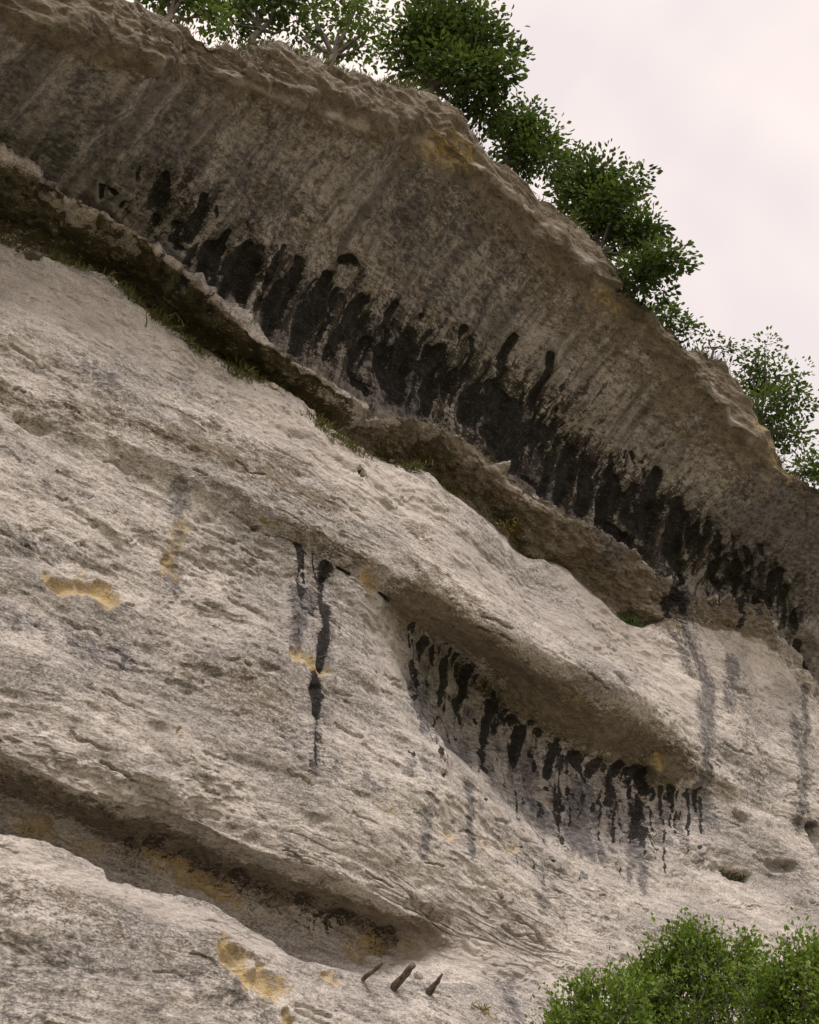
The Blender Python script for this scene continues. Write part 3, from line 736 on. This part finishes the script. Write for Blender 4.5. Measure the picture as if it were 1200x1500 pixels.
def leaf_mesh(name, pos, axis, size, width=0.55, fold=0.25, var=None):
    """pos (n,3), axis (n,3) growth directions: each leaf a six-vertex lobed blade folded on its midrib"""
    n = len(pos)
    a = axis / (np.linalg.norm(axis, axis=1, keepdims=True) + 1e-9)
    r = rng.normal(size=(n, 3))
    s = np.cross(a, r); s /= np.linalg.norm(s, axis=1, keepdims=True) + 1e-9
    nn = np.cross(a, s)
    sz = size[:, None]
    p0 = pos
    l1 = pos + a * sz * 0.38 + s * sz * width * 0.5 + nn * sz * fold * 0.4
    r1 = pos + a * sz * 0.38 - s * sz * width * 0.5 + nn * sz * fold * 0.4
    l2 = pos + a * sz * 0.75 + s * sz * width * 0.36 + nn * sz * fold * 0.2
    r2 = pos + a * sz * 0.75 - s * sz * width * 0.36 + nn * sz * fold * 0.2
    tp = pos + a * sz - nn * sz * 0.12
    V = np.stack([p0, r1, r2, tp, l2, l1], 1).reshape(-1, 3)
    i = np.arange(n)[:, None] * 6
    Fc = np.concatenate([i + np.array([[0, 1, 2, 3]]), i + np.array([[0, 3, 4, 5]])], 0)
    me = mesh_np(name, V, Fc, False)
    v = rng.random(n) if var is None else var
    at = me.attributes.new('var', 'FLOAT', 'POINT')
    at.data.foreach_set('value', np.repeat(np.clip(v, 0, 1), 6).astype(np.float32))
    return me

def tree(name, label, cat, group, base, blobs, hd_off, mat, leaf, per, n_clusters, part=('trunk', 'crown'), spread=0.15):
    """base: 3D foot; blobs: (px, py, radius px, depth shift) around the plane of the foot"""
    base = np.asarray(base, float)
    root = empty(name, base)
    V, Fq = [], []
    hd0 = math.hypot(base[0] - CAM[0], base[1] - CAM[1])
    cs = []
    for (bx, by, br) in blobs:
        c = at_dist(bx, by, hd0 + hd_off + rng.normal() * 0.15)
        R = br * np.linalg.norm(c - CAM) / F
        cs.append((c, R))
    top = max(cs, key=lambda q: q[0][2])[0]
    mean = sum(q[0] for q in cs) / len(cs)
    fork = base + (mean - base) * 0.35 + np.array([0, 0, 0.15])
    L0 = np.linalg.norm(mean - base)
    tr = 0.035 * L0 + 0.015
    tube(V, Fq, [base - [0, 0, 0.4], base + (fork - base) * 0.5 + rng.normal(size=3) * 0.04, fork], [tr * 1.3, tr, tr * 0.8])
    pos, ax, var = [], [], []
    tot = sum(R ** 2 for _, R in cs)
    for c, R in cs:
        mid = fork + (c - fork) * 0.55 + rng.normal(size=3) * 0.06 * L0
        tube(V, Fq, [fork, mid, c], [tr * 0.6, tr * 0.38, tr * 0.16])
        k = max(4, int(0.56 * n_clusters * R ** 2 / tot))
        for _ in range(k):
            d = rng.normal(size=3); d /= np.linalg.norm(d)
            lob = 0.72 + 0.42 * float(perlin(np.array(d[0] * 1.7 + c[0]), np.array(d[1] * 1.7), np.array(d[2] * 1.7 + c[2]), 71))
            q = c + d * R * lob * (0.30 + 0.80 * rng.random() ** 0.6)
            if rng.random() < 0.22: q = c + d * R * (0.85 + 0.35 * rng.random())
            if rng.random() < 0.5: tube(V, Fq, [c + (q - c) * 0.1, c + (q - c) * 0.6 + rng.normal(size=3) * 0.03, q], [tr * 0.15, tr * 0.1, tr * 0.05], 6)
            m = max(6, int(per * 2.3 * (0.5 + rng.random())))
            o = np.clip(rng.normal(size=(m, 3)), -1.5, 1.5) * spread * (0.7 + 0.7 * rng.random()) * np.array([1.25, 1.25, 0.6])
            pos.append(q + o)
            ax.append(o / spread + d * 0.6 + np.array([0, 0, -0.25]) + rng.normal(size=(m, 3)) * 0.5)
            cv = rng.random()
            var.append(np.clip(0.75 * cv + 0.35 * rng.random(m) + 0.5 * o[:, 2] / spread * 0.5, 0, 1))  # higher leaves of a cluster coloured lighter, as tops lit from above
    pos, ax, var = map(np.concatenate, (pos, ax, var))
    sz = leaf * 1.12 * (0.5 + 0.7 * rng.random(len(pos)))
    link(part[0], mesh_np(part[0], np.concatenate(V) - base, np.array(Fq)), M_BARK, root)
    link(part[1], leaf_mesh(part[1], pos - base, ax, sz, 0.6, 0.3, var), mat, root)
    tag(root, label, cat, group)
    return root

def rim(px, back=0.45):                            # a foot on the plateau just behind the cliff edge
    py = np.interp(px, [p[0] for p in T0], [p[1] for p in T0])
    d = np.interp(px, [p[0] for p in T0], [p[2] for p in T0])
    p = at_d(px, py, d)
    j = min(NC - 1, np.searchsorted(Xs, p[0]))
    yb = rT0[j, 1] + back
    return np.array([p[0], yb, rT0[j, 2] + 0.12 * min(1, back / 0.8) + 0.02])

G_RIM = 'trees along the cliff top'
tree('oak_tree', 'bright green leafy tree on the cliff edge, farthest up the rising rim', 'tree', G_RIM, rim(262), [(258,-8,34),(228,-22,28),(290,0,30),(250,-60,50),(305,18,18)], 0.1, M_OAKL, 0.105, 13, 140)
tree('oak_tree', 'tree with forked dark stems showing, rooted on the rim beside the bright green one', 'tree', G_RIM, rim(394, .2), [(345,8,36),(410,2,36),(375,-32,50),(440,10,34),(350,36,16),(425,40,20),(330,-20,30)], 0.1, M_OAK, 0.105, 13, 165)
tree('oak_tree', 'thin light tree with bright sky showing through its crown, beside the tallest crown', 'tree', G_RIM, rim(505), [(500,35,34),(535,62,28),(480,-12,40),(530,-5,34),(470,50,22),(505,78,18),(555,30,26)], 0.1, M_OAKL, 0.10, 10, 115)
tree('oak_tree', 'largest broad crowned tree on the rim, leaning out over the rock', 'tree', G_RIM, rim(640), [(620,58,52),(662,38,44),(700,58,40),(732,105,22),(690,118,44),(640,0,42),(595,85,30),(712,160,28),(706,24,18),(655,100,40),(735,80,16)], 0.15, M_OAK, 0.115, 18, 420)
tree('oak_tree', 'low bushy tree on the rim between the two broadest crowns', 'tree', G_RIM, rim(752), [(757,186,26),(788,208,24),(745,216,20),(803,236,18),(770,230,22),(775,170,12)], 0.1, M_OAK, 0.105, 15, 150)
tree('oak_tree', 'wide spreading tree on the rim with its crown drooping down the slope', 'tree', G_RIM, rim(885), [(868,268,42),(900,308,42),(922,264,20),(940,348,34),(962,388,28),(838,258,26),(932,402,26),(982,376,14),(885,345,28),(850,300,28),(960,420,14)], 0.1, M_OAK, 0.11, 17, 380)
tree('rim_shrub', 'small dark creeping shrub on the bare rim past the drooping tree', 'shrub', 'low shrubs on the cliff top', rim(985, .25), [(978,462,14),(996,476,10),(1013,492,7),(965,446,10)], 0.0, M_OAK, 0.085, 9, 70, ('stem', 'foliage'), 0.12)
tree('rim_shrub', 'tiny sprig of leaves on the rock knob beside the open crowned tree', 'shrub', 'low shrubs on the cliff top', rim(1045, .2), [(1038,497,7),(1062,508,6),(1076,516,4)], 0.0, M_OAK, 0.08, 7, 22, ('stem', 'foliage'), 0.1)
tree('oak_tree', 'open round crowned tree standing alone behind the rock knob', 'tree', G_RIM, rim(1125), [(1128,556,34),(1160,582,28),(1118,604,34),(1150,636,24),(1112,528,18),(1172,655,14),(1120,508,10),(1135,640,26),(1176,600,14),(1105,570,22)], 0.2, M_OAK, 0.10, 11, 210)
tree('rim_shrub', 'low green shrub at the foot of the open round crowned tree', 'shrub', 'low shrubs on the cliff top', rim(1180, .2), [(1180,684,16),(1200,690,18),(1225,700,20)], 0.0, M_OAKL, 0.09, 10, 90, ('stem', 'foliage'), 0.13)

def blade_mesh(name, pos, axis, length, width):
    n = len(pos)
    a = axis / (np.linalg.norm(axis, axis=1, keepdims=True) + 1e-9)
    s = np.cross(a, rng.normal(size=(n, 3))); s /= np.linalg.norm(s, axis=1, keepdims=True) + 1e-9
    l = length[:, None]
    droop = np.array([0, 0, -1.0]) * l * 0.25
    V = np.stack([pos - s * width, pos + s * width, pos + a * l * 0.55 + s * width * 0.8, pos + a * l + droop, pos + a * l * 0.55 - s * width * 0.8], 1).reshape(-1, 3)
    i = np.arange(n)[:, None] * 5
    Fc = np.concatenate([i + np.array([[0, 1, 2, 4]]), i + np.array([[4, 2, 3, 3]])], 0)
    Fq = Fc[:n]; Ft = (i + np.array([[4, 2, 3]]))
    me = bpy.data.meshes.new(name)
    me.from_pydata(V.tolist(), [], Fq.tolist() + Ft.tolist())
    at = me.attributes.new('var', 'FLOAT', 'POINT')
    at.data.foreach_set('value', np.repeat(rng.random(n), 5).astype(np.float32))
    return me

def rim_grass():                                   # the ragged fringe of turf along the whole edge
    n = 15000
    j = rng.integers(26, NC - 60, n)
    dens = perlin(Xs[j] / 0.9, Xs[j] * 0 + .5, Xs[j] * 0 + .5, 5)
    keep = dens > -0.25
    j = j[keep]; n = len(j)
    ir = np.searchsorted(rid, kT1 + 1.0)
    rr = ir + rng.integers(0, 8, n)
    p = P[np.minimum(rr, NR - 2), j] + rng.normal(size=(n, 3)) * [0.02, 0.05, 0.0] - [0, 0, 0.015]
    ax = np.stack([rng.normal(size=n) * 0.5, -0.25 + rng.normal(size=n) * 0.5, 0.8 + 0 * rng.random(n)], -1)
    ln = (0.07 + 0.20 * rng.random(n)) * (0.5 + np.clip(dens[keep], 0, 1) * 1.4)
    o = link('rim_grass', blade_mesh('rim_grass', p, ax, ln, 0.008), M_GRASS)
    tag(o, 'ragged fringe of short grass along the cliff edge', 'grass', kind='stuff')
rim_grass()

def tuft(name, label, cat, px, py, n, ln, wid, mat, spr, part, upness=0.9, group=None):
    p = surf(px, py)
    i = surf_i(px, py)
    root = empty(name, p)
    nrm = NF.reshape(-1, 3)[i]
    q = rng.normal(size=(n, 3)) * spr * np.array([1, .45, .35])
    q -= nrm * (q @ nrm)[:, None] * 0.8
    ax = rng.normal(size=(n, 3)) * 0.55 + np.array([0, -0.35, upness])
    o = link(part, blade_mesh(part, q, ax, ln * (0.5 + rng.random(n)), wid), mat, root)
    o['kind'] = 'stuff'
    return tag(root, label, cat, group)

tuft('grass_tuft', 'bright green grass tuft on the wall top under the upper ledge', 'grass', 153, 392, 170, 0.17, 0.008, M_OAKL, 0.16, 'blades')
tuft('grass_tuft', 'olive grass cushion with dry blades beside the bright green tuft', 'grass', 100, 384, 150, 0.12, 0.008, M_GRASS, 0.2, 'blades')
tuft('grass_tuft', 'dark green tuft hanging at the broken rim where the ledge narrows', 'grass', 425, 570, 180, 0.15, 0.009, M_GRASS, 0.24, 'blades')
tuft('grass_tuft', 'dull green growth among loose stones below the notch in the ledge', 'grass', 560, 672, 160, 0.13, 0.009, M_GRASS, 0.24, 'blades')
for tx, ty in ((20,360),(190,432),(228,466),(285,512),(340,545),(375,556),(470,622),(510,652),(600,686),(655,716)):
    tuft('moss_tuft', 'small olive moss tuft in the crack between wall rim and dark ledge', 'moss', tx, ty, 170, 0.15, 0.009, M_GRASS, 0.19, 'fronds', 0.8, 'moss tufts along the ledge crack')
tuft('fern_tuft', 'dark green fern tuft under the blunt end of the ledge', 'fern', 921, 912, 200, 0.20, 0.012, M_OAK, 0.15, 'fronds')
tuft('moss_clump', 'yellowish mossy clump in the hollow where the wall steps back', 'moss', 752, 778, 260, 0.12, 0.014, M_MOSSY, 0.22, 'fronds', 0.5)
tuft('moss_clump', 'darker olive moss clump just below the yellowish one', 'moss', 775, 812, 170, 0.10, 0.014, M_GRASS, 0.17, 'fronds', 0.4)
tuft('pocket_plant', 'small green plant growing in a round pocket of the pale wall', 'plant', 1080, 1284, 150, 0.10, 0.012, M_OAKL, 0.13, 'leaves', 0.7)
tuft('dry_tuft', 'small yellowed dry tuft on the foot of the cliff beside the bush', 'grass', 712, 1476, 60, 0.12, 0.006, M_MOSSY, 0.11, 'blades', 0.45)

# ------------------------------------------------------------------ weathered wood stubs and loose stones
def stub(label, p0, p1, r0, r1, lift, bend, splinter=False):
    a = surf(*p0)
    dep = float((a - CAM) @ fwd)
    r = ray(*p1); c = CAM + r / F * (dep - lift)
    k = dep / F
    root = empty('wood_stub', a)
    ax = c - a
    pts, rad = [], []
    for i in range(9):
        t = -0.35 + 1.35 * i / 8
        pts.append(a + ax * t + np.array([0, 0, 1.0]) * bend * k * math.sin(max(0, t) * math.pi) + rng.normal(size=3) * 0.004)
        rad.append((r0 + (r1 - r0) * max(0, t)) * k * (1 + 0.12 * math.sin(i * 2.3)))
    V, Fq = [], []
    tube(V, Fq, [p - a for p in pts], rad, 6)
    link('shaft', mesh_np('shaft', np.concatenate(V), np.array(Fq)), M_WOOD, root)
    if splinter:
        V, Fq = [], []
        b0 = ax * 0.86
        tube(V, Fq, [b0, b0 + np.array([0.05, -0.05, -0.06]), b0 + np.array([0.15, -0.13, -0.20])], [r1 * k * .9, r1 * k * 1.0, r1 * k * 0.25], 6)
        link('broken_fork', mesh_np('broken_fork', np.concatenate(V), np.array(Fq)), M_WOOD, root)
    tag(root, label, 'wood', 'wood stubs at the end of the groove')
stub('thin straight weathered wood stub beside the ochre patch in the groove', (530,1436), (562,1409), 3.6, 2.8, 0.10, 0.5)
stub('thicker grey wood stub with a blunt broken end between two others', (577,1447), (605,1413), 6.4, 5.2, 0.12, 0)
stub('short dark pointed wood stub with a thick base', (629,1453), (648,1428), 6.5, 2.2, 0.12, -1.0)

def twig():
    a = surf(214, 478); k = float((a - CAM) @ fwd) / F
    root = empty('dry_twig', a)
    V, Fq = [], []
    q = [np.zeros(3), np.array([-.02, -.05, .08]), np.array([-.06, -.07, .16]), np.array([-.06, -.06, .24])]
    tube(V, Fq, q, [.012, .010, .008, .004])
    link('stem', mesh_np('stem', np.concatenate(V), np.array(Fq)), M_WOOD, root)
    tag(root, 'thin dry twig sticking up from the wall rim under the ledge', 'twig')
twig()

import bmesh
def stone_mesh(seed, r):
    bm = bmesh.new()
    bmesh.ops.create_icosphere(bm, subdivisions=2, radius=1)
    rs = np.random.default_rng(seed)
    cuts = rs.normal(size=(7, 3)); cuts /= np.linalg.norm(cuts, axis=1, keepdims=True)
    h = 0.55 + 0.3 * rs.random(7)
    s = np.array([1.25, 0.9, 0.62]) * r * (0.8 + 0.4 * rs.random(3))
    for v in bm.verts:
        p = np.array(v.co)
        for c, q in zip(cuts, h):
            e = p @ c - q
            if e > 0: p = p - c * e
        v.co = Vector((p + rs.normal(size=3) * 0.02) * s)
    me = bpy.data.meshes.new('stone'); bm.to_mesh(me); bm.free()
    return me
for i, (sx, sy, r) in enumerate([(484,642,7),(500,648,6),(527,660,8),(545,664,5),(573,676,6),(398,566,7),(412,574,5),(455,606,5)]):
    p = surf(sx, sy); k = float((p - CAM) @ fwd) / F
    me = stone_mesh(40 + i, r * k * 1.25)
    o = link('loose_stone', me, M_STONE)
    o.location = p + np.array([0, 0.02, r * k * 0.15]); o.rotation_euler = (0.2 * i, 0.3, 1.1 * i)
    tag(o, 'pale loose stone lying on the broken wall rim under the mossy ledge', 'stone', 'loose stones on the wall rim')

# ------------------------------------------------------------------ bushes at the foot
p = surf(613, 1432); kk = float((p - CAM) @ fwd) / F
o = link('stone_block', stone_mesh(77, 13 * kk), M_STONE)
o.location = p + np.array([0.02, 0.05, 0.02]); o.rotation_euler = (0.4, 0.9, 0.5)
tag(o, 'small angular stone block lodged behind the blunt wood stub', 'stone')
def bush(label, hd, shoots, n_in, blobs, leaf, seed):
    """a tall bush rooted on the ground; its shoots end at the traced tips"""
    cs = []
    for (bx, by, br) in blobs:
        c = at_dist(bx, by, hd + rng.normal() * 0.25); cs.append((c, br * np.linalg.norm(c - CAM) / F))
    mean = sum(c for c, _ in cs) / len(cs)
    gz = 1.9 * float(sstep(4.0, 13.0, mean[1]))
    base = np.array([mean[0], mean[1], gz - 0.05])
    root = empty('bush', base)
    V, Fq = [], []
    pos, ax, var = [], [], []
    def shoot(tip, start, n, spr=0.05, bright=0.5):
        mid = start + (tip - start) * 0.5 + rng.normal(size=3) * 0.05
        tube(V, Fq, [start, mid, tip], [0.007, 0.005, 0.002])
        t = rng.random(n) ** 0.7
        q = start + (tip - start) * t[:, None] + rng.normal(size=(n, 3)) * spr
        d = (tip - start) / (np.linalg.norm(tip - start) + 1e-9)
        pos.append(q); ax.append(d * 0.7 + rng.normal(size=(n, 3)) * 0.8 + [0, 0, 0.15])
        var.append(np.clip(bright + 0.3 * t + rng.normal(size=n) * 0.22, 0, 1))
    for c, R in cs:
        mid = base + (c - base) * 0.5 + rng.normal(size=3) * 0.15
        tube(V, Fq, [base + rng.normal(size=3) * [0.1, 0.1, 0], mid, c], [0.05, 0.035, 0.012])
        k = int(0.98 * n_in * R * R)
        for _ in range(k):
            d = rng.normal(size=3); d /= np.linalg.norm(d)
            d[2] = d[2] * 0.9 + 0.15
            s = c + d * R * (0.25 + 0.5 * rng.random())
            e = c + d * R * (0.75 + 0.35 * rng.random() ** 2) + np.array([0, 0, 0.26 * rng.random() ** 2])
            shoot(e, s, int(38 + 28 * rng.random()), 0.055, 0.15 + 0.5 * rng.random())
    for (sx, sy) in shoots:
        e = at_dist(sx, sy, hd + rng.normal() * 0.2)
        c, R = min(cs, key=lambda q: np.linalg.norm(q[0] - e))
        shoot(e, c + (e - c) * 0.35, 46, 0.035, 0.45)
    for c, R in cs:
        for _ in range(5):
            e = c + np.array([rng.normal() * R * 0.6, rng.normal() * R * 0.6, R * (0.9 + 0.5 * rng.random())])
            shoot(e, c + (e - c) * 0.45, 36, 0.03, 0.5)
    pos, ax, var = map(np.concatenate, (pos, ax, var))
    sz = leaf * 0.95 * (0.5 + 0.9 * rng.random(len(pos)))
    link('stems', mesh_np('stems', np.concatenate(V) - base, np.array(Fq)), M_BARK, root)
    link('foliage', leaf_mesh('foliage', pos - base, ax, sz, 0.55, 0.25, var), M_BUSH, root)
    tag(root, label, 'bush', 'bushes at the foot of the cliff')
bush('tall fresh green bush with upright leafy shoots against the pale rock', 12.2, [(1012,1350),(1030,1366),(1055,1380),(1088,1384),(1092,1376),(1000,1372),(960,1392),(950,1402),(1100,1395),(925,1436),(945,1440)], 260,
     [(1010,1430,52),(1060,1430,44),(960,1450,44),(1010,1390,20),(1090,1440,44),(1000,1500,70),(1080,1510,70),(940,1500,50),(1030,1580,90)], 0.042, 3)
bush('dense round green bush growing close beside the tall one, its top lower', 11.4, [(1172,1392),(1190,1398),(1160,1400),(1210,1390),(1130,1420)], 260,
     [(1180,1435,40),(1150,1460,40),(1215,1450,48),(1170,1510,60),(1230,1530,70),(1120,1500,44),(1190,1590,80)], 0.042, 4)
bush('low spreading yellow green bush at the outer side of the tall one', 11.8, [(865,1425),(880,1440),(850,1440),(900,1430),(830,1475)], 250,
     [(880,1480,36),(850,1500,36),(910,1490,40),(870,1550,60),(930,1560,60),(820,1535,34)], 0.04, 5)
